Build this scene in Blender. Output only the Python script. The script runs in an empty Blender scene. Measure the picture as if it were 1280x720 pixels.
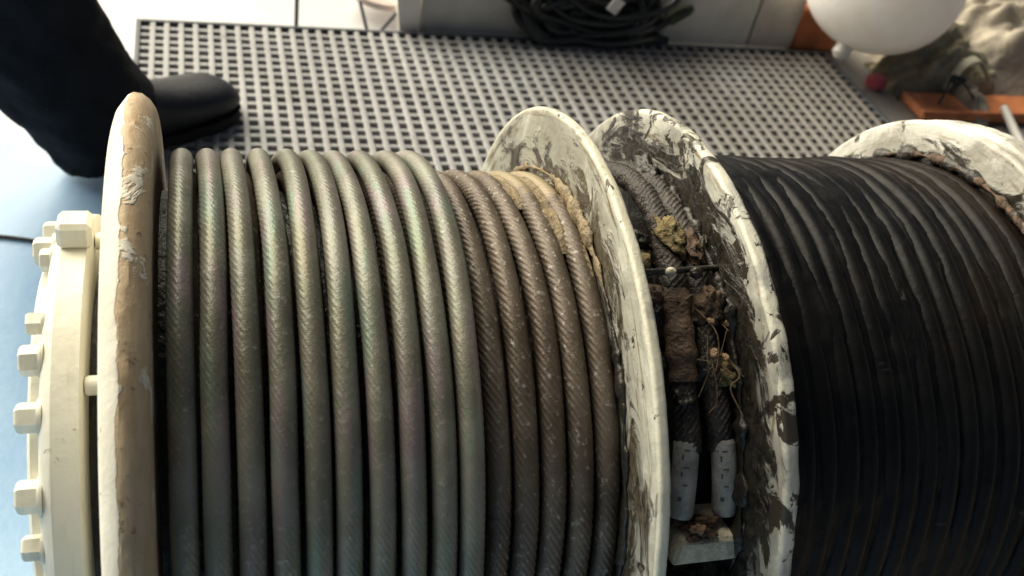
import bpy, math, random
import numpy as np
from mathutils import Matrix, Vector, noise as mnoise

random.seed(7); np.random.seed(7)
S = 0.25                       # metres per drum unit (1 unit = flange radius)
sc = bpy.context.scene
PI = math.pi
rad = math.radians

# ------------------------------------------------------------------ camera
camd = bpy.data.cameras.new('camera')
camd.sensor_width = 36.0
camd.lens = 36.0 * 1268.66 / 1280.0
camd.clip_start = 0.01; camd.clip_end = 200.0
cam = bpy.data.objects.new('camera', camd)
sc.collection.objects.link(cam)
yaw, pitch, roll = 0.3872, 0.6885, 0.2262
fw = Vector((math.sin(yaw)*math.cos(pitch), math.cos(yaw)*math.cos(pitch), -math.sin(pitch)))
rt = Vector((math.cos(yaw), -math.sin(yaw), 0)); up = rt.cross(fw)
r2 = rt*math.cos(roll) + up*math.sin(roll); u2 = -rt*math.sin(roll) + up*math.cos(roll)
m = Matrix((r2, u2, -fw)).transposed().to_4x4()
m.translation = Vector((0.0729, -2.0895, 2.4215)) * S
cam.matrix_world = m
camd.dof.use_dof = True
camd.dof.focus_distance = 2.75 * S
camd.dof.aperture_fstop = 9.0
sc.camera = cam

# ------------------------------------------------------------------ light
SUN_EL, SUN_AZ = 33.0, 324.0      # azimuth clockwise from +Y: light comes from behind the drum, on the left
w = bpy.data.worlds.new('World'); sc.world = w; w.use_nodes = True
wn = w.node_tree; wn.nodes.clear()
sky = wn.nodes.new('ShaderNodeTexSky'); sky.sky_type = 'NISHITA'; sky.sun_disc = False
sky.sun_elevation = rad(SUN_EL); sky.sun_rotation = rad(SUN_AZ)
sky.air_density = 0.35; sky.dust_density = 3.0; sky.ozone_density = 0.3
bg = wn.nodes.new('ShaderNodeBackground'); bg.inputs['Strength'].default_value = 0.05
wo = wn.nodes.new('ShaderNodeOutputWorld')
wn.links.new(sky.outputs[0], bg.inputs[0]); wn.links.new(bg.outputs[0], wo.inputs[0])
sund = bpy.data.lights.new('sun', 'SUN'); sund.energy = 4.8; sund.angle = rad(68); sund.color = (1.0, 0.965, 0.91)
sun = bpy.data.objects.new('sun', sund); sc.collection.objects.link(sun)
sdir = Vector((math.sin(rad(SUN_AZ))*math.cos(rad(SUN_EL)), math.cos(rad(SUN_AZ))*math.cos(rad(SUN_EL)), math.sin(rad(SUN_EL))))
sun.rotation_euler = sdir.to_track_quat('Z', 'Y').to_euler()
sun.location = sdir * 4
vs = sc.view_settings
vs.view_transform = 'Standard'; vs.look = 'None'; vs.gamma = 1.0; vs.exposure = 0.47
vs.use_curve_mapping = False
vs.use_white_balance = True; vs.white_balance_temperature = 7500; vs.white_balance_tint = 4
sc.cycles.max_bounces = 8
sc.cycles.use_denoising = True

# ------------------------------------------------------------------ helpers
WL = {}
def link(o): sc.collection.objects.link(o)
def wloc(o): return WL.get(o.name, np.zeros(3))
def tag(o, label=None, cat=None, group=None, kind=None):
    if label: o['label'] = label
    if cat: o['category'] = cat
    if group: o['group'] = group
    if kind: o['kind'] = kind
    return o
def thing(name, label, cat, loc, group=None):
    o = bpy.data.objects.new(name, None); link(o); o.empty_display_size = 0.02
    o.location = np.array(loc)*S; WL[o.name] = np.array(loc, float)
    return tag(o, label, cat, group)
def place(name, me, parent, origin):
    o = bpy.data.objects.new(name, me); link(o)
    origin = np.array(origin, float)
    if parent is not None: o.parent = parent; o.location = (origin - wloc(parent))*S
    else: o.location = origin*S
    WL[o.name] = origin
    return o
def mesh(name, V, F, mat, sharp=None, smooth=True, origin=(0,0,0)):
    V = (np.asarray(V, float) - np.array(origin))*S
    me = bpy.data.meshes.new(name); me.from_pydata(V.tolist(), [], [tuple(f) for f in F])
    me.materials.append(mat)
    if smooth:
        me.polygons.foreach_set('use_smooth', [True]*len(me.polygons))
        if sharp: me.set_sharp_from_angle(angle=rad(sharp))
    me.update()
    return me
def obj(name, V, F, mat, parent=None, sharp=40, smooth=True, origin=None):
    V = np.asarray(V, float)
    if origin is None: origin = (V.max(0)+V.min(0))/2
    return place(name, mesh(name, V, F, mat, sharp, smooth, origin), parent, origin)
def join(parts):
    Vs, Fs, n = [], [], 0
    for V, F in parts:
        V = np.asarray(V, float); Vs.append(V); Fs += [tuple(i+n for i in f) for f in F]; n += len(V)
    return np.vstack(Vs), Fs
def gridfaces(nu, nv, cu=False, cv=False):
    F = []
    for i in range(nu if cu else nu-1):
        a = i*nv; b = ((i+1) % nu)*nv
        for j in range(nv if cv else nv-1):
            k = (j+1) % nv
            F.append((a+j, b+j, b+k, a+k))
    return F
def lathe(profile, n=160, a0=0.0, a1=2*PI):
    """profile: (x, r) pairs revolved about the X axis; angle 0 = +Y, 90 = +Z"""
    closed = abs(a1-a0-2*PI) < 1e-6
    A = np.linspace(a0, a1, n, endpoint=not closed)
    P = np.array(profile, float)
    V = np.array([[x, r*math.cos(t), r*math.sin(t)] for t in A for x, r in P])
    F = gridfaces(n, len(P), closed, False)
    return V, F
def box(c, s, b=0.0, R=None):
    """bevelled box: centre, size"""
    x, y, z = np.array(s)/2
    if b <= 0:
        V = np.array([(i*x, j*y, k*z) for i in (-1,1) for j in (-1,1) for k in (-1,1)], float)
        F = [(0,1,3,2),(4,6,7,5),(0,4,5,1),(2,3,7,6),(0,2,6,4),(1,5,7,3)]
    else:
        V = []; F = []
        idx = {}
        for i in (-1,1):
            for j in (-1,1):
                for k in (-1,1):
                    for ax in range(3):
                        v = [i*(x-b), j*(y-b), k*(z-b)]
                        v[ax] = (i*x, j*y, k*z)[ax]
                        idx[(i,j,k,ax)] = len(V); V.append(v)
        for s_ in (-1,1):
            F.append([idx[(s_,j,k,0)] for j,k in ((-1,-1),(1,-1),(1,1),(-1,1))][::s_])
            F.append([idx[(i,s_,k,1)] for i,k in ((-1,-1),(-1,1),(1,1),(1,-1))][::s_])
            F.append([idx[(i,j,s_,2)] for i,j in ((-1,-1),(1,-1),(1,1),(-1,1))][::s_])
        for p in (-1,1):
            for q in (-1,1):
                F.append((idx[(p,q,-1,0)],idx[(p,q,-1,1)],idx[(p,q,1,1)],idx[(p,q,1,0)]))
                F.append((idx[(p,-1,q,0)],idx[(p,-1,q,2)],idx[(p,1,q,2)],idx[(p,1,q,0)]))
                F.append((idx[(-1,p,q,1)],idx[(-1,p,q,2)],idx[(1,p,q,2)],idx[(1,p,q,1)]))
        for i in (-1,1):
            for j in (-1,1):
                for k in (-1,1): F.append(tuple(idx[(i,j,k,a)] for a in range(3)))
        V = np.array(V, float)
        # consistent outward winding
        G = []
        for f in F:
            q = V[list(f)]; nrm = np.cross(q[1]-q[0], q[2]-q[0])
            G.append(tuple(f) if nrm @ q.mean(0) > 0 else tuple(f)[::-1])
        F = G
    if R is not None: V = V @ np.array(R).T
    return V + np.array(c), F
def frames(P):
    P = np.asarray(P, float); T = np.gradient(P, axis=0); T /= np.linalg.norm(T, axis=1)[:, None]
    ref = np.array([0,0,1.]) if abs(T[0,2]) < .9 else np.array([1.,0,0])
    n = np.cross(T[0], ref); n /= np.linalg.norm(n); N = [n]
    for t in T[1:]:
        n = N[-1] - t*(N[-1]@t); N.append(n/np.linalg.norm(n))
    N = np.array(N); return T, N, np.cross(T, N)
def tube(P, r, n=10, cap=True, lobes=0, depth=0.0, twist=0.0):
    P = np.asarray(P, float); T, N, B = frames(P)
    L = np.concatenate([[0], np.cumsum(np.linalg.norm(np.diff(P, axis=0), axis=1))])
    r = np.broadcast_to(np.asarray(r, float), (len(P),))
    a = np.linspace(0, 2*PI, n, endpoint=False)
    V = []
    for i in range(len(P)):
        rr = r[i]*(1 - depth + depth*np.abs(np.cos(lobes*a/2))**.6) if lobes else r[i]*np.ones(n)
        b = a + twist*L[i]
        V.append(P[i] + (rr*np.cos(b))[:,None]*N[i] + (rr*np.sin(b))[:,None]*B[i])
    V = np.vstack(V); F = gridfaces(len(P), n, False, True)
    F = [f[::-1] for f in F]
    if cap: F += [tuple(range(n)), tuple(range((len(P)-1)*n, len(P)*n))[::-1]]
    return V, F
def spline(K, n):
    K = np.asarray(K, float); m = len(K); out = []
    E = np.vstack([2*K[0]-K[1], K, 2*K[-1]-K[-2]])
    for t in np.linspace(0, m-1, n):
        i = min(int(t), m-2); f = t-i
        p0,p1,p2,p3 = E[i],E[i+1],E[i+2],E[i+3]
        out.append(.5*((2*p1)+(-p0+p2)*f+(2*p0-5*p1+4*p2-p3)*f*f+(-p0+3*p1-3*p2+p3)*f**3))
    return np.array(out)
def nz(p, s=1.0, o=3): return mnoise.fractal(Vector(p)*s, 1.0, 2.0, o)

# ------------------------------------------------------------------ materials
class NT:
    def __init__(s, name):
        s.m = bpy.data.materials.new(name); s.m.use_nodes = True; s.t = s.m.node_tree
        s.t.nodes.clear()
        s.out = s.t.nodes.new('ShaderNodeOutputMaterial'); s.b = s.t.nodes.new('ShaderNodeBsdfPrincipled')
        s.t.links.new(s.b.outputs[0], s.out.inputs[0])
        g = s.t.nodes.new('ShaderNodeNewGeometry')
        vm = s.t.nodes.new('ShaderNodeVectorMath'); vm.operation = 'SCALE'; vm.inputs['Scale'].default_value = 1/S
        s.t.links.new(g.outputs['Position'], vm.inputs[0]); s.pos = vm.outputs[0]
        s.geo = g
    def put(s, v, sock):
        if isinstance(v, bpy.types.NodeSocket): s.t.links.new(v, sock)
        elif isinstance(v, (tuple, list)) and len(v) == 3 and sock.type == 'RGBA': sock.default_value = (*v, 1)
        else: sock.default_value = v
    def noise(s, scale, detail=4, rough=.55, dist=0.0, vec=None, off=None, stretch=None):
        v = vec or s.pos
        if off or stretch:
            mp = s.t.nodes.new('ShaderNodeMapping'); s.put(v, mp.inputs[0])
            if off: mp.inputs['Location'].default_value = off
            if stretch: mp.inputs['Scale'].default_value = stretch
            v = mp.outputs[0]
        n = s.t.nodes.new('ShaderNodeTexNoise'); s.put(v, n.inputs['Vector'])
        n.inputs['Scale'].default_value = scale; n.inputs['Detail'].default_value = detail
        n.inputs['Roughness'].default_value = rough; n.inputs['Distortion'].default_value = dist
        return n.outputs['Fac']
    def math(s, op, a, b=0.0, c=0.0, clamp=False):
        n = s.t.nodes.new('ShaderNodeMath'); n.operation = op; n.use_clamp = clamp
        s.put(a, n.inputs[0]); s.put(b, n.inputs[1]); s.put(c, n.inputs[2]); return n.outputs[0]
    def step(s, v, a, b):
        n = s.t.nodes.new('ShaderNodeMapRange'); n.interpolation_type = 'SMOOTHSTEP'
        s.put(v, n.inputs['Value']); s.put(a, n.inputs['From Min']); s.put(b, n.inputs['From Max']); return n.outputs[0]
    def mix(s, f, a, b):
        n = s.t.nodes.new('ShaderNodeMix'); n.data_type = 'RGBA'
        s.put(f, n.inputs[0]); s.put(a, n.inputs[6]); s.put(b, n.inputs[7]); return n.outputs[2]
    def mixf(s, f, a, b):
        n = s.t.nodes.new('ShaderNodeMix'); n.data_type = 'FLOAT'
        s.put(f, n.inputs[0]); s.put(a, n.inputs[2]); s.put(b, n.inputs[3]); return n.outputs[0]
    def xyz(s, vec=None):
        n = s.t.nodes.new('ShaderNodeSeparateXYZ'); s.put(vec or s.pos, n.inputs[0]); return n.outputs
    def radius(s):
        x, y, z = s.xyz(); return s.math('SQRT', s.math('ADD', s.math('MULTIPLY', y, y), s.math('MULTIPLY', z, z)))
    def bump(s, h, dist=.01, strength=1.0):
        n = s.t.nodes.new('ShaderNodeBump'); n.inputs['Distance'].default_value = dist*S; n.inputs['Strength'].default_value = strength
        s.put(h, n.inputs['Height']); s.t.links.new(n.outputs[0], s.b.inputs['Normal'])
    def fin(s, col=None, rough=None, metal=None, spec=None, **k):
        if col is not None: s.put(col, s.b.inputs['Base Color'])
        if rough is not None: s.put(rough, s.b.inputs['Roughness'])
        if metal is not None: s.put(metal, s.b.inputs['Metallic'])
        if spec is not None: s.put(spec, s.b.inputs['Specular IOR Level'])
        for n, v in k.items(): s.put(v, s.b.inputs[n.replace('_', ' ')])
        return s.m

def m_rope(name, base, alt, film=True, dirt=.5, rough=.42, dirtcol=(.05,.042,.03)):
    n = NT(name)
    a = n.noise(5, 4); f = n.noise(60, 3, .6); sm = n.noise(2.2, 4, off=(3,1,7))
    col = n.mix(n.step(a, .38, .64), base, alt)
    col = n.mix(n.math('MULTIPLY', n.step(sm, .5, .7), dirt), col, dirtcol)
    col = n.mix(n.step(f, .56, .75), col, (.35,.33,.29))
    hue = n.noise(3.1, 2, off=(9,4,2), stretch=(8,1,1)); h2 = n.noise(3.1, 2, off=(1,14,5), stretch=(8,1,1))
    if film:
        col = n.mix(n.math('MULTIPLY', n.step(hue, .54, .66), .35), col, (.17,.29,.22))  # oily sheen painted into the base colour as green and pink streaks
        col = n.mix(n.math('MULTIPLY', n.step(h2, .54, .66), .3), col, (.34,.20,.27))
    if not film:
        x, y, z = n.xyz()
        st = n.math('ADD', n.math('MULTIPLY', n.step(x, .80, 1.0), n.step(y, .02, .34)), n.math('MULTIPLY', n.math('SUBTRACT', n.noise(6, 5, .6, .6, off=(4,4,4)), .5), 1.6))
        col = n.mix(n.math('MULTIPLY', n.step(st, .35, .8), .75), col, (.34,.27,.16))
    n.bump(n.math('ADD', f, n.math('MULTIPLY', n.noise(170, 2), .5)), .003, .5)
    kw = {}
    if film:
        kw = dict(Thin_Film_Thickness=n.mixf(n.noise(4.0, 2, off=(5,5,5), stretch=(6,1,1)), 260., 520.), Thin_Film_IOR=1.45)
    return n.fin(col, n.mixf(a, rough-.08, rough+.14), .22, .5, **kw)

def m_flange(name, white, grease_amt, rust_amt, r_in, r_out, rim_clean=.0, off=(0,0,0), streak=.5, flake=.0, chip_scale=15, gdark=(.010,.009,.008), glight=(.055,.047,.036)):
    """painted steel, grease smeared outwards from the rope (its edge between r_in and r_out)"""
    n = NT(name); r = n.radius(); x, y, z = n.xyz()
    ang = n.math('ARCTAN2', z, y)
    pv = n.t.nodes.new('ShaderNodeCombineXYZ'); n.put(n.math('MULTIPLY', r, 9), pv.inputs[0]); n.put(n.math('MULTIPLY', ang, 3.2), pv.inputs[1]); n.put(n.math('MULTIPLY', x, 9), pv.inputs[2])
    sw = n.noise(1.0, 7, .64, 1.5, vec=pv.outputs[0], off=off)
    g = n.step(r, r_out, r_in)
    gr = n.step(n.math('ADD', sw, n.math('MULTIPLY', g, grease_amt)), .60, .70)
    fine = n.noise(30, 5, .65, .4, off=off)
    cv = n.t.nodes.new('ShaderNodeCombineXYZ'); n.put(n.math('MULTIPLY', r, 34), cv.inputs[0]); n.put(n.math('MULTIPLY', ang, 3.0), cv.inputs[1]); n.put(n.math('MULTIPLY', x, 20), cv.inputs[2])
    stn = n.noise(1.0, 5, .65, .8, vec=cv.outputs[0], off=off)
    tint = n.mix(n.step(n.noise(7, 5, .6, off=(4,2,1)), .35, .7), white, tuple(c*.7 for c in white))
    film = n.step(n.math('ADD', n.noise(2.6, 6, .66, 1.2, off=(6,2,off[0])), n.math('MULTIPLY', g, .15)), .43, .60)
    tint = n.mix(n.math('MULTIPLY', film, .5), tint, (.17,.16,.125))
    tint = n.mix(n.math('MULTIPLY', n.step(stn, .52, .68), streak), tint, (.20,.155,.09))
    tint = n.mix(n.math('MULTIPLY', n.step(stn, .66, .74), streak), tint, (.035,.03,.022))
    rust = n.step(n.math('ADD', n.noise(9, 6, .65, .8, off=(2,8,3)), rust_amt), .62, .72)
    col = n.mix(n.math('MULTIPLY', rust, .85), tint, (.19,.13,.075))
    gcol = n.mix(n.step(fine, .3, .7), gdark, glight)
    if rim_clean:
        rc = n.step(r, rim_clean-.012, rim_clean)
        gr = n.math('MULTIPLY', gr, n.mixf(rc, 1.0, .15 if flake < .05 else .6))
        clean = n.math('MULTIPLY', rc, n.step(n.math('ADD', n.noise(5, 4, .6, off=(3,3,9)), flake), .66, .56))
        col = n.mix(n.math('MULTIPLY', clean, .75), col, (min(1, white[0]*1.18), min(1, white[1]*1.15), white[2]*1.06))
    chip = n.step(n.math('ADD', n.noise(chip_scale, 6, .64, .8, off=(7,7,1)), flake), .635, .665)
    col = n.mix(chip, col, (.045,.036,.026))
    col = n.mix(gr, col, gcol)
    n.bump(n.math('ADD', n.math('ADD', n.math('MULTIPLY', sw, .6), n.math('MULTIPLY', gr, .6)), n.math('ADD', n.math('MULTIPLY', fine, .35), n.math('MULTIPLY', chip, -.5))), .010, .8)
    return n.fin(col, n.mixf(gr, .42, .2), 0., .5)

def m_plain(name, col, var=.25, scale=8, rough=.5, metal=0., bump=.004, bs=40, spec=.5):
    n = NT(name); a = n.noise(scale, 5, .6); f = n.noise(bs, 4, .6)
    c = n.mix(n.step(a, .3, .7), tuple(x*(1-var) for x in col), tuple(min(1, x*(1+var*.4)) for x in col))
    n.bump(f, bump, .7)
    return n.fin(c, n.mixf(a, rough-.07, rough+.1), metal, spec)

M = {}
M['rope_top'] = m_rope('wire_rope_grey', (.19,.178,.135), (.27,.255,.205), True, .55, .38)
M['rope_low'] = m_rope('wire_rope_brown', (.095,.068,.048), (.155,.122,.092), False, .5, .46)
M['barrel'] = m_plain('dark_greasy_steel', (.03,.026,.02), .5, 10, .4, 0, .02, 20)
M['flange_b'] = m_flange('flange_paint_smeared', (.68,.665,.57), .20, .0, .82, .98, .993, (0,0,0), 1.0, -.01, 15, (.03,.025,.018), (.15,.125,.085))
M['flange_c'] = m_flange('flange_paint_greasy', (.66,.65,.58), .30, .03, .80, 1.04, .992, (3,5,2), .95, .095, 9)
M['flange_d'] = m_flange('flange_paint_white', (.80,.78,.71), .26, -.02, .86, .96, 0, (8,1,4), .55, .0, 12)
def m_rimA():
    n = NT('worn_cream_flange')
    x, y, z = n.xyz()
    a = n.noise(6, 6, .62, .6); f = n.noise(26, 5, .65, .3); st = n.noise(14, 4, .6, stretch=(3,.6,.6))
    tan = n.mix(n.step(st, .35, .65), (.50,.36,.215), (.60,.46,.30))
    tan = n.mix(n.step(f, .60, .68), tan, (.24,.15,.08))
    paint = n.mix(n.step(a, .3, .7), (.72,.66,.54), (.80,.76,.64))
    left = n.step(x, -.090, -.118)
    flake = n.step(n.math('ADD', a, n.math('MULTIPLY', left, .45)), .57, .61)
    col = n.mix(flake, tan, paint)
    spot = n.step(n.noise(11, 5, .6, .4, off=(5,1,2)), .68, .71)
    col = n.mix(spot, col, (.05,.04,.025))
    n.bump(n.math('ADD', n.math('MULTIPLY', flake, .8), n.math('ADD', n.math('MULTIPLY', f, .6), n.math('MULTIPLY', st, .5))), .007, .7)
    return n.fin(col, .55, 0, .4)
M['flange_a'] = m_rimA()
def m_cream():
    n = NT('cream_enamel'); a = n.noise(5, 5); d = n.noise(9, 6, .68, .6, off=(3,9,1)); st = n.noise(6, 5, .6, .3, stretch=(5,.7,.7), off=(1,2,3))
    c = n.mix(n.step(a, .3, .7), (.76,.735,.61), (.83,.80,.68))
    c = n.mix(n.math('MULTIPLY', n.step(st, .52, .72), .35), c, (.46,.40,.27))
    c = n.mix(n.math('MULTIPLY', n.step(d, .64, .70), .7), c, (.16,.11,.065))
    n.bump(n.math('ADD', n.noise(18, 4), n.math('MULTIPLY', d, .5)), .005, .6)
    return n.fin(c, n.mixf(a, .32, .5), 0, .5)
M['cream'] = m_cream()
def m_black():
    n = NT('black_grease_rope'); x, y, z = n.xyz()
    a = n.noise(6, 5, .6, .5); f = n.noise(40, 4, .6); s = n.noise(5, 4, .6, stretch=(5,.6,.6)); b = n.noise(11, 5, .6, .8, off=(5,2,7))
    col = n.mix(n.step(a, .35, .68), (.004,.0042,.005), (.009,.009,.009))
    brown = n.math('MULTIPLY', n.step(n.math('ADD', n.noise(2.2, 4, off=(1,1,8)), n.math('MULTIPLY', n.math('SUBTRACT', x, 2.0), .22)), .5, .7), .6)
    col = n.mix(brown, col, (.020,.012,.008))
    col = n.mix(n.step(b, .66, .74), col, (.05,.045,.04))
    n.bump(n.math('ADD', n.math('MULTIPLY', a, 1.0), n.math('ADD', n.math('MULTIPLY', f, .22), n.math('MULTIPLY', s, .3))), .008, .7)
    return n.fin(col, n.mixf(n.noise(14, 4, off=(2,2,9)), .30, .62), 0., .15)
M['black'] = m_black()
M['tail_dark'] = m_plain('greasy_rope_tail', (.055,.045,.038), .5, 14, .45, .2, .02, 45)
M['tail_brown'] = m_plain('rusty_brown_binding', (.13,.08,.05), .5, 16, .7, 0, .03, 40)
M['moss'] = m_plain('ochre_grease_clump', (.27,.205,.09), .55, 22, .75, 0, .05, 38)
M['tangrease'] = m_plain('tan_grease', (.30,.225,.13), .5, 14, .5, 0, .02, 40)
M['rustwire'] = m_plain('rusty_wire', (.14,.095,.05), .5, 20, .6, .2, .01, 60)
M['rustpale'] = m_plain('rusty_flakes', (.36,.23,.14), .6, 22, .8, 0, .04, 40)
M['sleeve'] = m_plain('pale_grey_sleeve', (.40,.39,.355), .3, 12, .32, 0, .012, 35)
M['ink'] = m_plain('black_ink', (.10,.10,.095), .2, 20, .6, 0, 0, 40)
M['block'] = m_plain('cream_block_paint', (.72,.66,.50), .35, 20, .55, 0, .02, 35)
def m_matbar():
    n = NT('grey_grating'); x, y, z = n.xyz()
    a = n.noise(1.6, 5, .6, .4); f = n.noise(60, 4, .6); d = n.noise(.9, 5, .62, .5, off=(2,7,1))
    mud_shade = n.step(n.math('ADD', d, n.math('MULTIPLY', x, .075)), .56, .86)  # blotchy mud, plus weaker light towards the right painted in as darker colour
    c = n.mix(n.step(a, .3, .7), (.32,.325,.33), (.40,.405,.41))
    c = n.mix(n.math('MULTIPLY', mud_shade, .7), c, (.20,.178,.155))
    sp = n.noise(7, 6, .68, .5, off=(9,1,1)); c = n.mix(n.math('MULTIPLY', n.step(sp, .56, .72), .6), c, (.12,.105,.09))
    n.bump(f, .006, .6)
    return n.fin(c, n.mixf(a, .42, .6), .1, .5)
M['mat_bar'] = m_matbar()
M['mat_edge'] = m_plain('dark_grating_edge', (.09,.10,.115), .25, 6, .5, .2, .004, 40)
M['mat_hole_shade'] = m_plain('dark_hole_shade', (.045,.045,.046), .3, 5, .8, 0, .004, 40)
def m_floor():
    n = NT('deck_with_sky_glare'); x, y, z = n.xyz()
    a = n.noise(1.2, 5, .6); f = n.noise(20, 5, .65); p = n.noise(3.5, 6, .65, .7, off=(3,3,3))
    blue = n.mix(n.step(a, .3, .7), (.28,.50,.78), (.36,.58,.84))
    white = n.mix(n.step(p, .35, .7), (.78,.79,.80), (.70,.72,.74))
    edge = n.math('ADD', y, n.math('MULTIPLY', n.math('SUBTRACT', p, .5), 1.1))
    col = n.mix(n.step(edge, 3.25, 3.95), blue, white)  # white beyond, blue near: sky glare painted into the deck colour
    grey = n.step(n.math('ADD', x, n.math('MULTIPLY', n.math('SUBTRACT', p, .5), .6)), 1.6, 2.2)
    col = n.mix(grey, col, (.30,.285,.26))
    sm = n.step(n.noise(5, 5, .6, .5, off=(1,6,2)), .66, .74)
    col = n.mix(n.math('MULTIPLY', sm, .5), col, (.18,.2,.22))
    n.bump(f, .004, .5)
    return n.fin(col, n.mixf(a, .25, .42), 0, .5)
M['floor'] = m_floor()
M['trouser'] = m_plain('black_trouser_cloth', (.010,.012,.017), .4, 6, .85, 0, .02, 70, .2)
M['boot'] = m_plain('black_boot_leather', (.008,.010,.017), .5, 8, .5, 0, .004, 40, .35)
M['sole'] = m_plain('black_rubber_sole', (.012,.012,.012), .3, 8, .8, 0, .01, 40, .3)
M['steelgrey'] = m_plain('grey_painted_steel', (.68,.65,.58), .18, 2.0, .5, 0, .008, 14)
M['steelbrown'] = m_plain('brownish_painted_steel', (.64,.57,.50), .25, 2.0, .5, 0, .008, 14)
M['cable'] = m_plain('dark_cable', (.022,.026,.024), .4, 10, .45, 0, .008, 50)
M['plug'] = m_plain('cable_plug', (.035,.045,.02), .4, 12, .5, 0, .006, 40)
def m_float():
    n = NT('white_float_plastic'); a = n.noise(4, 5); n.bump(n.noise(14, 4), .004, .6)
    return n.fin(n.mix(n.step(a, .3, .7), (.90,.86,.82), (.95,.93,.91)), .4, 0, .5, Subsurface_Weight=1.0, Subsurface_Scale=.25, Subsurface_Radius=(1.0,.9,.85))
M['float'] = m_float()
M['whiteplastic'] = m_plain('white_plastic', (.80,.765,.72), .06, 4, .35, 0, .004, 10)
M['orange'] = m_plain('orange_plastic', (.70,.24,.10), .3, 5, .5, 0, .008, 25)
M['pink'] = m_plain('pink_plastic', (.72,.13,.17), .2, 5, .5, 0, .006, 25)
M['tarp'] = m_plain('dirty_grey_tarpaulin', (.40,.35,.28), .35, 3.5, .7, 0, .02, 22)
M['tarpgreen'] = m_plain('olive_canvas', (.34,.30,.20), .4, 6, .75, 0, .02, 25)
M['strap'] = m_plain('pale_green_strap', (.55,.54,.40), .2, 8, .6, 0, .006, 40)
M['pinkseat'] = m_plain('pale_pink_plastic', (.74,.60,.55), .15, 5, .4, 0, .004, 20)

# ------------------------------------------------------------------ setting
FZ = -1.275
V = [(-40,-40,FZ),(60,-40,FZ),(60,60,FZ),(-40,60,FZ)]
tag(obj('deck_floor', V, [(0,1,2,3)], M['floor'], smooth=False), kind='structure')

# ------------------------------------------------------------------ grating mat
X0, X1, Y0, Y1, ZT = -.314, 5.335, 1.75, 4.975, -1.2
mat = thing('grating_mat', 'grey square-holed grating mat lying on the deck behind the cable drum', 'mat', ((X0+X1)/2, (Y0+Y1)/2, FZ))
obj('hole_shade_sheet', *box(((X0+X1)/2, (Y0+Y1)/2, FZ+.008), (X1-X0-.02, Y1-Y0-.02, .012)), M['mat_hole_shade'], mat, smooth=False)  # added dark sheet that stands in for the shade inside the holes
nc, nr = 58, 33
px, py = (X1-X0)/nc, (Y1-Y0)/nr
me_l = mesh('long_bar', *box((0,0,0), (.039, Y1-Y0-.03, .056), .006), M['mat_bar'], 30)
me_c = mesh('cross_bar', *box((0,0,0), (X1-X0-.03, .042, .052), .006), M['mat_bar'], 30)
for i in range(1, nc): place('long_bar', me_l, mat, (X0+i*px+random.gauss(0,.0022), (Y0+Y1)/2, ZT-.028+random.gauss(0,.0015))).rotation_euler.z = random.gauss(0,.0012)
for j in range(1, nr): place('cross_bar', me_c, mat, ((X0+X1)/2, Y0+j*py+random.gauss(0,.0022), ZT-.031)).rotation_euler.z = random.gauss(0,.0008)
for x in (X0, X1): obj('edge_bar', *box((x, (Y0+Y1)/2, ZT-.03), (.036, Y1-Y0+.036, .07), .006), M['mat_edge'], mat)
for y in (Y0, Y1): obj('edge_bar', *box(((X0+X1)/2, y, ZT-.03), (X1-X0-.037, .036, .07), .006), M['mat_edge'], mat)

# ------------------------------------------------------------------ winch drum
winch = thing('winch_drum', 'cream painted steel winch drum with dirty white flanges', 'winch', (1.2, 0, FZ))
def flange(name, xl, xr, R, mat_, bev=.012, n=240, rough=.0, hub=.6, seed=0):
    b = bev
    prof = [(xl,hub),(xl,.7),(xl,.78),(xl,.84),(xl,.90),(xl,.95),(xl,R-b*1.6),(xl+.25*b,R-b*.6),(xl+b,R-.12*b),(xl+1.6*b,R)]
    prof += [((xl+xr)/2, R)]
    prof += [(xr-1.6*b,R),(xr-b,R-.12*b),(xr-.25*b,R-b*.6),(xr,R-b*1.6),(xr,.95),(xr,.90),(xr,.84),(xr,.78),(xr,.7),(xr,hub)]
    V, F = lathe(prof, n)
    if rough:
        for v in V:
            q = nz((v[0]*6+seed, v[1]*5, v[2]*5), 1.6, 4); q2 = nz((v[0]*9+seed, v[1]*9+4, v[2]*9), 3.0, 3)
            rr = math.hypot(v[1], v[2]); k = rough*(q*.8+q2*.6)
            v[0] += k*.8
            if rr > .94: v[1] *= 1+k*.55/rr; v[2] *= 1+k*.55/rr
    return obj(name, V, F, mat_, winch, 50, origin=((xl+xr)/2,0,0))
# flange at the gear end: thick rim with a wide chamfer
profA = [(-.0366,.6),(-.0366,.8),(-.0366,.955),(-.042,.972),(-.055,.992),(-.075,1.008),(-.095,1.010),(-.106,1.004),(-.132,.970),(-.140,.945),(-.138,.6)]
VA, FA = lathe(profA, 240)
for v in VA:
    k = .002*nz((v[0]*8, v[1]*6, v[2]*6), 1.8, 4); rr = math.hypot(v[1], v[2]); v[1] *= 1+k/rr; v[2] *= 1+k/rr
fa = obj('end_flange', VA, FA, M['flange_a'], winch, 35, origin=(-.09,0,0))
tag(fa, 'thick cream and tan end flange with flaking paint')
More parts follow.
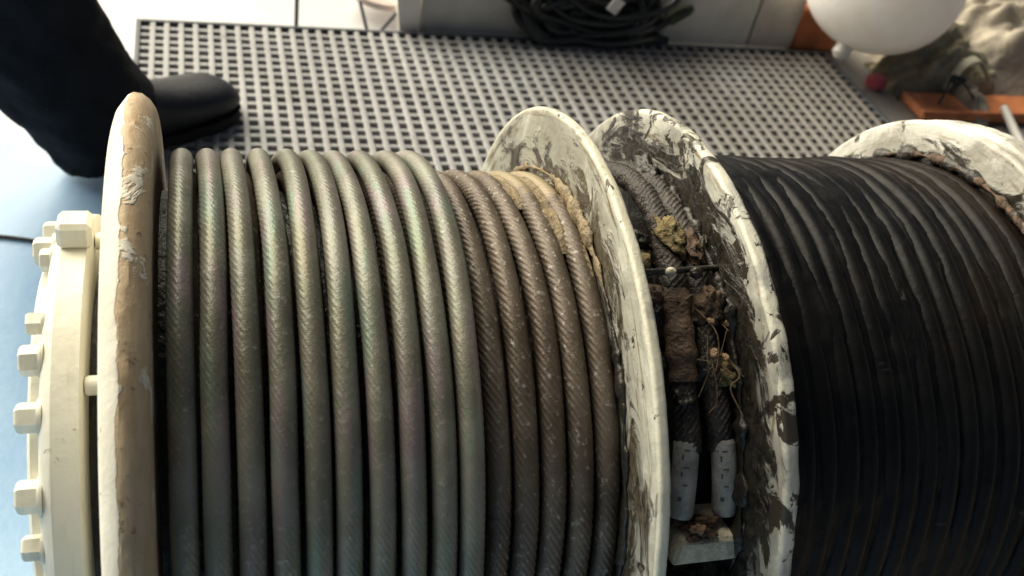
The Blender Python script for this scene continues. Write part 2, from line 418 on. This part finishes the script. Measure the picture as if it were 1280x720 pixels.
# barrel pieces between flanges
obj('barrel', *lathe([(-.03,.735),(1.09,.735)], 160), M['barrel'], winch)
obj('barrel', *lathe([(1.10,.66),(1.43,.66)], 160), M['barrel'], winch)
obj('barrel', *lathe([(1.44,.775),(2.50,.775)], 160), M['barrel'], winch)
fb = flange('middle_flange', 1.082, 1.1128, 1.0, M['flange_b'], .006, 320, .0022, .6, 3)
tag(fb, 'grease-smeared off-white flange beside the brown rope wraps')
fc = flange('middle_flange', 1.417, 1.4581, 1.0, M['flange_c'], .008, 320, .0045, .6, 11)
tag(fc, 'heavily greased flaking flange beside the black rope')
fd = flange('far_flange', 2.486, 2.520, .990, M['flange_d'], .010, 240, .006, .6, 23)
fd2 = flange('far_flange', 2.552, 2.640, .992, M['flange_d'], .012, 240, .004, .6, 31)
obj('hub', *lathe([(2.6,.0),(2.6,.45),(2.95,.45),(2.96,.44),(2.96,0)], 96), M['cream'], winch)
# gear housing at the left end
gh = obj('gear_housing', *lathe([(-.17,.3),(-.200,.50),(-.200,.655),(-.207,.668),(-.268,.668),(-.286,.655),(-.295,.635),(-.300,.61),(-.302,.3),(-.302,0)], 200), M['cream'], winch, 30, origin=(-.23,0,0))
obj('backing_ring', *lathe([(-.1385,.3),(-.1385,.575),(-.142,.58),(-.160,.58),(-.165,.575),(-.165,.3)], 200), M['cream'], winch, 30, origin=(-.15,0,0))
obj('housing_cover', *lathe([(-.300,.3),(-.301,.555),(-.306,.562),(-.326,.558),(-.334,.545),(-.336,.3),(-.336,0)], 160), M['cream'], gh, 30, origin=(-.31,0,0))
obj('spacer_hub', *lathe([(-.16,.52),(-.202,.52)], 120), M['barrel'], gh)
def hexbolt(x, ang, r, head, length, par, name='bolt', axis_out=-1):
    """hex head bolt with its axis along X, head pointing to -X"""
    cy, cz = r*math.cos(ang), r*math.sin(ang)
    prof = [(0,0),(0,.94),(.04,1.0),(.80,1.0),(.92,.93),(1,.78),(1,0)]
    V = []; n = 6
    for t, q in prof:
        for k in range(n):
            a = k*PI/3 + ang*3.7
            V.append((x - t*length, cy + q*head*math.cos(a), cz + q*head*math.sin(a)))
    F = gridfaces(len(prof), n, False, True)
    b_ = obj(name, V, F, M['cream'], par, 25)
    W, G = lathe([(x,0),(x,head*1.28),(x-.006,head*1.30),(x-.011,head*1.24),(x-.012,0)], 20)
    obj('washer', W + np.array((0, cy, cz)), G, M['cream'], par, 30)
    return b_
for a, hd, ln in ((79,.034,.040),(101.5,.034,.050),(111,.042,.060),(124,.040,.064),(141,.044,.064),(152.5,.034,.056),(168,.042,.062),(182,.042,.062)) + tuple((200+18*k,.042,.062) for k in range(14)):
    hexbolt(-.288, rad(a), .612, hd*.9, ln*.95, gh)
for a in (72, 118, 166, 214, 262, 310, 358, 34):      # studs that join housing and flange
    cy, cz = .63*math.cos(rad(a)), .63*math.sin(rad(a))
    prof = [(-.139,.0),(-.139,.024),(-.190,.024),(-.196,.021),(-.201,0)]
    V, F = lathe(prof, 14); V = V + np.array((0, cy, cz)); obj('stud', V, F, M['cream'], gh, 30)
lug_a = rad(79)
V, F = box((-.235, .70*math.cos(lug_a), .70*math.sin(lug_a)), (.085,.10,.07), .012, [[1,0,0],[0,math.sin(lug_a),math.cos(lug_a)],[0,-math.cos(lug_a),math.sin(lug_a)]])
obj('lifting_lug', V, F, M['cream'], gh, 30)
# feet that carry the drum
for x, wd in ((-.23,.12),(2.8,.2)):
    obj('pedestal', *box((x, 0, -.92), (wd-.02, .5, .70), .02), M['cream'], winch)

# ------------------------------------------------------------------ wire ropes
def wrap_mesh(name, rc, a, mat_, strands, depth, turns, pitch, segs=420, per=3, wob=0.0, seed=0):
    """one turn of rope about the X axis; starts underneath, steps one pitch sideways there"""
    n = strands*per; V = []
    for i in range(segs+1):
        t = i/segs; th = -PI/2 + 2*PI*t
        s_ = min(1, max(0, (t-.93)/.07)); s_ = s_*s_*(3-2*s_)
        cx = pitch*s_
        cx += wob*nz((math.cos(th)*1.3+seed, math.sin(th)*1.3, seed), 1.0, 2)*math.sin(PI*t)
        er = np.array((0, math.cos(th), math.sin(th))); ex = np.array((1,0,0.))
        for k in range(n):
            q = k/per; ph = 2*PI*(k/n) + 2*PI*turns*t
            rr = a*(1-depth + depth*abs(math.cos(PI*q))**.7)
            V.append(np.array((cx,0,0)) + er*(rc + rr*math.cos(ph)) + ex*(rr*math.sin(ph)))
    F = gridfaces(segs+1, n, False, True)
    return mesh(name, V, F, mat_, None)
PITCH = .0731
rope = thing('wire_rope', 'thick twisted steel wire rope, grey upper wraps over brown ones, on the left drum', 'wire rope', (.55, 0, -.86))
up_me = [wrap_mesh('rope_wrap', .8276, .0312, M['rope_top'], 14, .09, 17, PITCH, wob=.009, seed=5.3*q) for q in range(4)]
lo_me = [wrap_mesh('rope_wrap', .7680, .0325, M['rope_low'], 12, .20, 17, .072, wob=.006, seed=3.3*q+1) for q in range(3)]
for i in range(10): place('rope_wrap', up_me[i % 4], rope, (.0209+PITCH*i + random.uniform(-.0025,.0025), random.uniform(-.002,.002), random.uniform(-.002,.002)))
for i in range(-10, 5): place('rope_wrap', lo_me[i % 3], rope, (.757+.0722*i, random.uniform(-.002,.002), random.uniform(-.002,.002)))
# pale brown grease that has crept up the last wraps by the flange
def smear(x0, x1, a0, a1, r, amp, seed, mat_, name, parent, nu=60, nv=24, edge=.5):
    V = []
    for i in range(nu):
        for j in range(nv):
            u, v = i/(nu-1), j/(nv-1)
            th = rad(a0+(a1-a0)*u); x = x0+(x1-x0)*v
            e = min(1, 6*min(u,1-u))*min(1, 5*min(v,1-v))
            h = amp*(.6*nz((x*9+seed, th*5, seed), 1.5, 4)+.35)*e - (1-e)*amp*1.2
            V.append((x, (r+h)*math.cos(th), (r+h)*math.sin(th)))
    return obj(name, V, gridfaces(nu, nv), mat_, parent, None)

for k, (xa, xb, aa, ab) in enumerate(((.90,.965,58,82),(.975,1.04,58,97),(1.03,1.08,56,112))):
    smear(xa, xb, aa, ab, .788, .012, 5+k*3, M['tangrease'], 'tan_grease', rope)
# black greased rope
brope = thing('greased_rope', 'thin rope thick with black grease wound on the right drum', 'wire rope', (1.97, 0, -.86))
bp = .0665
b_me = wrap_mesh('rope_wrap', .8225, .0340, M['black'], 10, .02, 11, bp, 260, 2, wob=.02, seed=4.0)
for i in range(15):
    r_ = place('rope_wrap', b_me, brope, (1.505+bp*i+random.uniform(-.006,.006), random.uniform(-.006,.003), random.uniform(-.006,.004)))
# grease filling the valleys
V = []; nu, nv = 420, 150
for i in range(nu):
    th = 2*PI*i/nu
    for j in range(nv):
        x = 1.462 + (2.482-1.462)*j/(nv-1)
        left = max(0, min(1, (1.92-x)/.35))
        h = .8425 + .010*nz((x*3, math.cos(th)*1.5, math.sin(th)*1.5), 2.2, 4) + .004*nz((x*22, math.cos(th)*1.2, math.sin(th)*1.2), 1.5, 3) + .011*left + .0025*nz((x*14, math.cos(th)*14, math.sin(th)*14), 1.2, 3)
        V.append((x, h*math.cos(th), h*math.sin(th)))
g = obj('grease', V, gridfaces(nu, nv, True, False), M['black'], brope, None, origin=(1.97,0,0))
tag(g, 'black grease packed between the wraps', kind='stuff')

# ------------------------------------------------------------------ middle compartment: rope ends, sleeves, clamp
def arc(K, n=60):
    """K: (x, angle_deg, r) keys -> points"""
    P = spline(K, n); return np.array([(x, r*math.cos(rad(a)), r*math.sin(rad(a))) for x, a, r in P])
def rope_tail(keys, sl_keys, label, seed):
    P = arc(keys, 90); t = thing('rope_tail', label, 'rope end', P[len(P)//2], 'rope ends between the middle flanges')
    r_ = .036 + .006*np.array([nz((p*9).tolist(), 1.5, 3) for p in P+seed])
    obj('rope', *tube(P, r_, 36, True, 12, .16, 26), M['tail_dark'], t)
    Q = arc(sl_keys, 24)
    rr = np.full(24, .0345); rr[0] = rr[-1] = .031
    sl = obj('sleeve', *tube(Q, rr, 28), M['sleeve'], t, 40)
    # printed marks running down the sleeve
    T, N, B = frames(Q)
    for k, (u, dw, dl) in enumerate(((.16,.012,.003),(.25,.004,.010),(.36,.013,.003),(.46,.004,.009),(.58,.010,.003),(.74,.009,.008))):
        i = int(u*23); p = Q[i]; e = np.array((0, p[1], p[2])); e /= np.linalg.norm(e)
        cv = np.array((-.45, 0, 0)) + e + np.array((0,0,0)); cv -= T[i]*(cv@T[i]); cv /= np.linalg.norm(cv)
        side = np.cross(T[i], cv)
        patch = []
        nn = 5
        for iu in range(2):
            for iv in range(nn):
                a = (iv/(nn-1)-.5)*dw/.0352*1.2 + (.25 if k % 2 else -.05)
                patch.append(p + T[i]*(iu-.5)*dl*(1.4) + .0353*(cv*math.cos(a)+side*math.sin(a)))
        obj('mark', patch, gridfaces(2, nn), M['ink'], sl)
    return t
t1 = rope_tail([(1.345,52,.80),(1.335,75,.80),(1.315,92,.795),(1.285,112,.775),(1.278,125,.755),(1.284,140,.745)],
               [(1.280,137.5,.748),(1.270,145,.752),(1.262,153,.756)], 'dark rope end with white sleeve beside the left middle flange', 0)
t2 = rope_tail([(1.398,55,.80),(1.390,75,.80),(1.380,92,.79),(1.368,112,.765),(1.372,126,.748),(1.385,140,.74)],
               [(1.386,138,.745),(1.392,146,.748),(1.396,153.5,.75)], 'dark rope end with grey sleeve beside the flaking right middle flange', 5)
# ochre clump on the first tail and brown bindings
def clump(c, s, seed, name, parent, mat_, amp=.35, n=26):
    V = []; c = np.array(c)
    for i in range(n):
        for j in range(n):
            a, b = PI*(i+.01)/(n-.98), 2*PI*j/n
            d = np.array((math.sin(a)*math.cos(b), math.sin(a)*math.sin(b), math.cos(a)))
            k = 1+amp*nz((d*1.3+seed).tolist(), 1.6, 4)
            V.append(c + d*np.array(s)*k)
    return obj(name, V, gridfaces(n, n, False, True), mat_, parent, None)
def cyl(x, a, r): return np.array((x, r*math.cos(rad(a)), r*math.sin(rad(a))))
clump(cyl(1.318,95,.815), (.038,.085,.030), 3, 'ochre_clump', t1, M['moss'], .5)
clump(cyl(1.375,98,.805), (.030,.07,.028), 8, 'brown_clump', t2, M['tail_brown'], .5)
clump(cyl(1.372,112,.80), (.034,.05,.055), 15, 'brown_clump', t2, M['tail_brown'], .6)
obj('binding', *tube(arc([(1.292,108,.782),(1.282,118,.77),(1.279,126,.757)], 30), .040+.005*np.sin(np.arange(30)*.55+.6)*np.sin(np.arange(30)*.23), 24), M['tail_brown'], t1)
# clamp rod that crosses both tails
rod = thing('clamp_rod', 'thin dark rod across both rope ends between the middle flanges', 'rod', cyl(1.27,105,.83))
obj('rod', *tube(np.array([cyl(1.115,105.5,.835), cyl(1.26,105.6,.842), cyl(1.415,104.5,.83)]), .0085, 12), M['barrel'], rod)
clump(cyl(1.262,106,.846), (.016,.014,.014), 4, 'pale_nut', rod, M['block'], .2, 14)
clump(cyl(1.335,106.5,.850), (.018,.018,.016), 9, 'dark_nut', rod, M['barrel'], .2, 14)
# frayed wires
fr = thing('frayed_wires', 'tuft of rusty frayed wires over the second rope end', 'wires', cyl(1.36,112,.82))
for k in range(12):
    a0 = random.uniform(100,126); x0 = random.uniform(1.30,1.40)
    K = [(x0,a0,.80)]
    for q in range(3):
        x0 += random.uniform(-.035,.035); a0 += random.uniform(-3,7)
        K.append((min(1.41,x0), a0, .815+random.uniform(0,.035)))
    obj('wire', *tube(arc(K, 16), random.uniform(.0012,.0030), 6), M['rustwire'], fr)
for k in range(5):
    x0, a0 = random.uniform(1.33,1.40), random.uniform(104,128)
    clump(cyl(x0,a0,.822), (.010,.014,.008), 20+k, 'rust_flake', fr, M['rustpale'], .5, 12)
# wedge block with rust on it at the bottom
def wedge():
    er = np.array((0, math.cos(rad(160)), math.sin(rad(160)))); et = np.array((0, -math.sin(rad(160)), math.cos(rad(160)))); ex = np.array((1,0,0.))
    R = np.stack([ex, et, er], 1)
    V, F = box((0,0,0), (.195,.075,.16), .010)
    V[:,1] *= np.where(V[:,2] > 0, 1.0, 1.25); V[:,0] *= np.where(V[:,1] < 0, .86, 1.0)
    return V @ R.T + cyl(1.325,158.8,.735), F
wb = obj('wedge_block', *wedge(), M['block'], winch, 30)
for k in range(9):
    clump(cyl(1.325+random.uniform(-.07,.06), 154.9+random.uniform(-1.2,1.0), .775+random.uniform(-.035,.035)), (random.uniform(.018,.038), .014, .013), 40+k, 'rust_scale', wb, M['rustpale'] if k % 2 else M['tail_brown'], .6, 14)
for k in range(26):
    xx = random.uniform(1.16,1.41); aa = random.uniform(78,131)
    clump(cyl(xx,aa,.74+random.uniform(0,.045)), (random.uniform(.015,.035), random.uniform(.02,.05), random.uniform(.012,.03)), 80+k, 'matted_clump', winch, (M['barrel'],M['tail_brown'],M['moss'],M['tail_dark'],M['tail_brown'])[k % 5], .7, 16)
def ridge(x, r, a0, a1, wx, wr, seed, mat_, nu=150, nv=9):
    """ragged bead of dried grease lying along a circle"""
    V = []
    for i in range(nu):
        th = a0+(a1-a0)*i/(nu-1); e = min(1, 8*min(i/(nu-1), 1-i/(nu-1)))
        q = max(.12, .55+1.1*nz((math.cos(th)*5+seed, math.sin(th)*5, seed), 1.6, 4))*e
        for k in range(nv):
            t = 2*PI*k/nv; d = 1+.35*nz((math.cos(th)*14, math.sin(th)*14+math.cos(t)*2, math.sin(t)*2+seed), 1.6, 3)
            rr = r + wr*q*d*math.sin(t); V.append((x + wx*q*d*math.cos(t), rr*math.cos(th), rr*math.sin(th)))
    return obj('grease_ridge', V, gridfaces(nu, nv, False, True), mat_, winch, None)
ridge(2.478, .868, rad(35), rad(170), .030, .032, 3.1, M['barrel'])
ridge(2.470, .872, rad(48), rad(112), .024, .022, 8.7, M['tail_brown'])
ridge(1.076, .812, rad(40), rad(112), .012, .028, 5.2, M['tangrease'])
ridge(1.078, .808, rad(105), rad(170), .010, .024, 2.2, M['barrel'])
ridge(1.412, .80, rad(40), rad(165), .022, .05, 6.2, M['barrel'])
ridge(1.466, .862, rad(45), rad(170), .016, .030, 9.4, M['barrel'])
# grease heaped against the inner face of the flaking flange, and in the corner below the block
for k, (x, a, r, s) in enumerate(((1.40,70,.80,(.03,.09,.05)),(1.405,84,.77,(.03,.08,.05)),(1.40,168,.74,(.05,.06,.05)),(1.33,173,.72,(.06,.05,.05)),(1.17,112,.70,(.06,.09,.05)),(1.16,95,.70,(.06,.1,.06)),(1.19,82,.71,(.07,.1,.06)))):
    clump(cyl(x,a,r), s, 60+k, 'grease_lump', winch, M['barrel'], .6, 22)

# ------------------------------------------------------------------ person: trouser leg and boot
heel = np.array((-.665, 3.10)); toe = np.array((.292, 3.86)); L = np.linalg.norm(toe-heel); fd_ = (toe-heel)/L; sd = np.array((fd_[1], -fd_[0]))
person = thing('person', 'person in black trousers and black boot stepping on the mat, only one leg visible', 'person', (*(heel+fd_*.3*L), ZT))
def loft(rows, n=28, expo=2.4):
    """rows: (centre xyz, half side, half up, axis side, axis up)"""
    V = []
    for c, hs, hu, a, b in rows:
        for k in range(n):
            t = 2*PI*k/n; ct, st = math.cos(t), math.sin(t)
            V.append(np.array(c) + np.array(a)*hs*np.sign(ct)*abs(ct)**(2/expo) + np.array(b)*hu*np.sign(st)*abs(st)**(2/expo))
    F = gridfaces(len(rows), n, False, True)
    F = [f[::-1] for f in F] + [tuple(range(n)), tuple(range((len(rows)-1)*n, len(rows)*n))[::-1]]
    return V, F
sd3 = (*sd, 0)
rows = []
for u, hw, ht in ((0,.06,.10),(.02,.13,.20),(.06,.165,.30),(.14,.18,.36),(.25,.18,.39),(.36,.18,.37),(.47,.185,.31),(.58,.198,.265),(.70,.205,.235),(.80,.205,.215),(.88,.19,.195),(.94,.155,.165),(.98,.10,.12),(1.0,.03,.05)):
    p = heel + fd_*u*L
    rows.append(((p[0], p[1], ZT+.05+ht/2), hw, ht/2, sd3, (0,0,1)))
V, F = loft(spline([np.concatenate([r_[0],[r_[1],r_[2]]]) for r_ in rows], 60) if False else rows, 32, 2.5)
bt = obj('boot', V, F, M['boot'], person, 60)
sub = bt.modifiers.new('sub', 'SUBSURF'); sub.levels = 2; sub.render_levels = 2
V = []; ns = 40
out = []
for k in range(ns):
    t = 2*PI*k/ns; u = .5-.5*math.cos(t)
    hw = np.interp(u, [0,.04,.12,.3,.45,.62,.78,.9,.97,1], [.05,.13,.17,.165,.15,.185,.205,.18,.10,.03])
    p = heel + fd_*(u*(L+.02)-.01) + sd*hw*1.04*(1 if math.sin(t) >= 0 else -1)
    wob = .008*(1 if k % 2 else -1)
    out.append((p[0]+wob*fd_[0]*.5, p[1]+wob*sd[1]))
V = [(x, y, ZT+.002) for x, y in out] + [(x, y, ZT+.075) for x, y in out]
F = [(i, (i+1) % ns, ns+(i+1) % ns, ns+i) for i in range(ns)] + [tuple(range(ns, 2*ns)), tuple(range(ns))[::-1]]
obj('sole', V, F, M['sole'], bt, 30)
# trouser leg: hangs over the boot, climbs up and back to the left
K = [(-.43,3.27,-1.12,.27,.22),(-.45,3.265,-1.03,.31,.25),(-.51,3.26,-.88,.37,.29),(-.62,3.25,-.70,.40,.33),(-.74,3.25,-.46,.42,.37),(-.84,3.25,-.20,.43,.39),(-1.0,3.25,.25,.46,.41),(-1.12,3.24,.8,.50,.44),(-1.2,3.2,1.4,.54,.48),(-1.25,3.15,2.1,.58,.52)]
Q = spline(K, 64); n = 56; V = []
for r_ in Q:
    for k in range(n):
        t = 2*PI*k/n; low = max(0, min(1, (-.55-r_[2])/.5))
        q = 1 + .08*nz((math.cos(t)*1.2+r_[2]*.6, math.sin(t)*1.2, r_[2]*3.4), 1.5, 3)
        p = np.array(r_[:2]) + fd_*r_[3]*q*math.cos(t) + sd*r_[4]*q*math.sin(t)
        V.append((p[0], p[1], r_[2] + low*(.10*math.cos(t)+.02*nz((t*2,0,0),1.0,2))))
F = gridfaces(len(Q), n, False, True) + [tuple(range((len(Q)-1)*n, len(Q)*n))]
obj('trousers', V, F, M['trouser'], person, 60)

# ------------------------------------------------------------------ things beyond the mat
# grey steel locker plinth: two panels with a dark seam
lk = thing('steel_locker', 'long grey painted steel locker standing behind the grating mat', 'locker', (3.4, 5.5, FZ))
def pan(x0, x1, mat_):
    obj('panel', *box(((x0+x1)/2, 5.52, FZ+.28), (x1-x0, .86, .56), .012), mat_, lk)
pan(1.745, 4.62, M['steelgrey']); pan(4.632, 5.06, M['steelbrown'])
obj('base_strip', *box((3.40, 5.058, FZ+.03), (3.2, .03, .06), .006), M['steelgrey'], lk)
# coil of dark cable
coil = thing('cable_coil', 'tangled coil of dark cable lying in front of the grey locker', 'cable coil', (3.2, 4.9, FZ))
for k in range(15):
    cx = 3.12 + random.uniform(-.18,.22); R1 = random.uniform(.24,.46); tilt = random.uniform(.25,1.15); ph = random.uniform(0,6.28)
    P = []
    for i in range(73):
        a = 2*PI*i/72
        rr = R1*(1+.10*math.sin(2*a+ph)+.05*math.sin(5*a+ph*2))
        yy = .36*rr*math.sin(a)*math.cos(tilt); zz = rr*(math.sin(a))*math.sin(tilt)
        P.append((cx+rr*1.25*math.cos(a), 5.0+yy*.8+.05*math.sin(3*a+ph), max(ZT+.05, ZT+.10+R1*.9*math.sin(tilt)+zz+.02*k*math.sin(ph))))
    obj('loop', *tube(P, random.uniform(.026,.042), 10, False), M['cable'], coil)
P = spline([(2.95,4.96,ZT+.05),(2.6,4.98,ZT+.22),(2.35,5.0,ZT+.36),(2.1,5.02,ZT+.47)], 30); obj('loop', *tube(P, .045, 10), M['cable'], coil)
P = spline([(3.35,4.95,ZT+.06),(3.62,4.97,ZT+.13),(3.80,4.99,ZT+.24)], 20); obj('loop', *tube(P, .045, 10), M['cable'], coil)
P = np.array([(3.78,4.99,ZT+.225),(3.85,4.99,ZT+.27),(3.92,4.99,ZT+.315),(3.96,4.99,ZT+.34)]); obj('plug', *tube(P, [.06,.055,.05,.03], 12), M['plug'], coil, 30)
obj('tag', *box((3.20,4.80,ZT+.40), (.10,.012,.12), .003, Matrix.Rotation(.5,3,'Y')), M['whiteplastic'], coil)
# thin dark pole
pl = thing('thin_pole', 'thin dark upright pole at the far edge of the mat', 'pole', (.80, 5.06, FZ))
obj('rod', *tube(np.array([(.80,5.06,FZ),(.795,5.07,FZ+.5),(.79,5.08,FZ+1.2)]), .016, 10), M['mat_edge'], pl)
obj('foot', *lathe([(0,0),(0,.035),(.02,.035),(.02,0)], 16)[0:2], M['mat_edge'], pl) if False else None
# small stool with a pale curved seat on thin dark legs
st = thing('stool', 'small pale pink stool on thin dark legs behind the mat', 'stool', (1.42, 5.2, FZ))
V = []
for i in range(14):
    for j in range(40):
        a = 2*PI*j/40; q = min(1, i/9.); r_ = .36*q if i < 10 else .36
        z = FZ+.16 + .05*q*q*math.cos(2*a)*.3 - (0 if i < 10 else (i-9)*.012) + .03*q
        V.append((1.52+r_*.8*math.cos(a), 5.45+r_*.65*math.sin(a), z))
obj('seat', V, gridfaces(14, 40, False, True), M['pinkseat'], st, 50)
for p0, p1 in (((1.29,5.22,FZ+.19),(1.345,5.08,FZ)),((1.60,5.16,FZ+.19),(1.43,5.08,FZ)),((1.30,5.60,FZ+.19),(1.36,5.72,FZ)),((1.62,5.62,FZ+.19),(1.46,5.72,FZ))):
    obj('leg', *tube(np.array([p0, (np.array(p0)+p1)/2, p1]), .014, 8), M['mat_edge'], st)
# white wedge by the locker end
V = [(1.60,5.03,FZ),(1.735,5.03,FZ),(1.735,5.03,FZ+.34),(1.545,5.03,FZ+.34),(1.60,5.16,FZ),(1.735,5.16,FZ),(1.735,5.16,FZ+.34),(1.545,5.16,FZ+.34)]
V = np.array(V) - (.012,0,0); V[:4,0] += .0
tag(obj('white_carton', V, [(0,1,2,3),(4,7,6,5),(0,4,5,1),(3,2,6,7),(0,3,7,4),(1,5,6,2)], M['whiteplastic'], None, 30), 'narrow white carton tapering downwards beside the locker end', 'carton')
# white float with a neck, resting over the far right corner of the mat
bu = thing('white_float', 'big rounded white plastic float with a knob at the far mat corner', 'float', (5.75, 5.0, ZT))
V = []
bc = np.array((5.50, 4.78, -.46)); nb = 40
for i in range(nb):
    a = PI*(i+.02)/(nb-.96)
    for j in range(nb):
        b = 2*PI*j/nb
        V.append(bc + np.array((.66*math.sin(a)*math.cos(b), .60*math.sin(a)*math.sin(b), .56*math.cos(a))))
obj('body', V, gridfaces(nb, nb, False, True), M['float'], bu, None)
nd = np.array((-.46,-.30,-.80)); nd /= np.linalg.norm(nd); base = bc + nd*.50
obj('knob', *tube(np.array([base, base+nd*.10, base+nd*.16, base+nd*.20]), [.085,.07,.075,.035], 20), M['whiteplastic'], bu, 40)
# orange boards and the dirty tarpaulin heap
tag(obj('orange_crate', *box((5.34,5.30,FZ+.20), (.50,.34,.40), .03), M['orange'], None), 'orange plastic crate partly hidden behind the white float', 'crate')
ob = thing('orange_board', 'orange plastic board sticking out under the tarpaulin by the far flange', 'board', (6.35,4.25,FZ))
obj('plank', *box((6.42,4.15,FZ+.05), (1.35,.36,.08), .02), M['orange'], ob)
obj('rib', *box((6.45,3.985,FZ+.10), (1.45,.04,.03), .008), M['orange'], ob)
tag(obj('pink_block', *box((5.61,4.52,FZ+.06), (.13,.15,.11), .02, Matrix.Rotation(.4,3,'Z')), M['pink'], None), 'small pink plastic block on the deck beside the mat edge', 'block')
def heap(c, s, seed, amp, name, mat_, parent=None, n=64):
    V = []; c = np.array(c)
    for i in range(n):
        for j in range(n):
            u, v = 2*i/(n-1)-1, 2*j/(n-1)-1
            r_ = min(1, (abs(u)**3+abs(v)**3)**(1/3.))
            z = (1-r_**3)*.8
            q = nz((u*1.6+seed, v*1.6, 0), 1.0, 4); fold = abs(nz((u*2.2+seed, v*4.0, 3), 1.1, 3))
            z = z*(1+.5*q*amp) + (.35*q+.5*fold)*amp*(1-r_**6)
            V.append(c + np.array((u*s[0]*(1+.08*q), v*s[1]*(1+.1*q), max(0, z)*s[2])))
    return obj(name, V, gridfaces(n, n), mat_, parent, None)
tp = thing('tarpaulin', 'crumpled dirty grey tarpaulin heap at the far right', 'tarpaulin', (7.2,5.2,FZ))
heap((7.25,5.22,FZ), (1.35,.98,.60), 2.3, .55, 'sheet', M['tarp'], tp)
heap((6.33,4.22,FZ), (.12,.30,.20), 4.4, .6, 'sheet', M['tarp'], tp, 30)
heap((6.30,4.66,FZ), (.56,.34,.42), 7.1, .6, 'sheet', M['tarpgreen'], tp, 40)
P = spline([(6.18,4.36,FZ+.10),(6.28,4.40,FZ+.30),(6.42,4.42,FZ+.36),(6.52,4.38,FZ+.27),(6.57,4.34,FZ+.20)], 24)
V = []
for i, p in enumerate(P):
    for k in (-1,1):
        for q in (0,1): V.append(p + np.array((0, k*.045, q*.012)))
F = []
for i in range(len(P)-1):
    a, b = i*4, i*4+4
    for k, l in ((0,1),(1,3),(3,2),(2,0)): F.append((a+k, b+k, b+l, a+l))
obj('strap', V, F, M['strap'], tp, 50)
# dark wire loop lying on the orange board, and a white pipe at the edge
wr = thing('wire_loop', 'thin black wire loop lying on the orange board', 'wire', (6.1,4.15,FZ+.14))
P = spline([(5.90,4.05,FZ+.14),(5.98,4.12,FZ+.22),(6.06,4.22,FZ+.30),(6.15,4.24,FZ+.28),(6.22,4.14,FZ+.22),(6.30,4.06,FZ+.14)], 40); obj('wire', *tube(P, .010, 8), M['cable'], wr)
clump((6.10,4.18,FZ+.29), (.07,.04,.03), 5, 'connector', wr, M['cable'], .5, 16)
tag(obj('white_pipe', *tube(spline([(6.5,3.98,FZ+.16),(6.45,3.70,FZ+.10),(6.38,3.4,FZ+.06)], 16), .035, 14), M['whiteplastic'], None, 40), 'short white pipe lying behind the far flange', 'pipe')
# thin cable on the deck at the left
tag(obj('deck_cable', *tube(spline([(-2.6,2.76,FZ+.012),(-1.7,2.66,FZ+.012),(-1.0,2.59,FZ+.012),(-.62,2.50,FZ+.012),(-.2,2.42,FZ+.012),(.3,2.36,FZ+.012)], 60), .010, 8), M['cable'], None), 'thin dark cable lying on the deck at the left', 'cable')
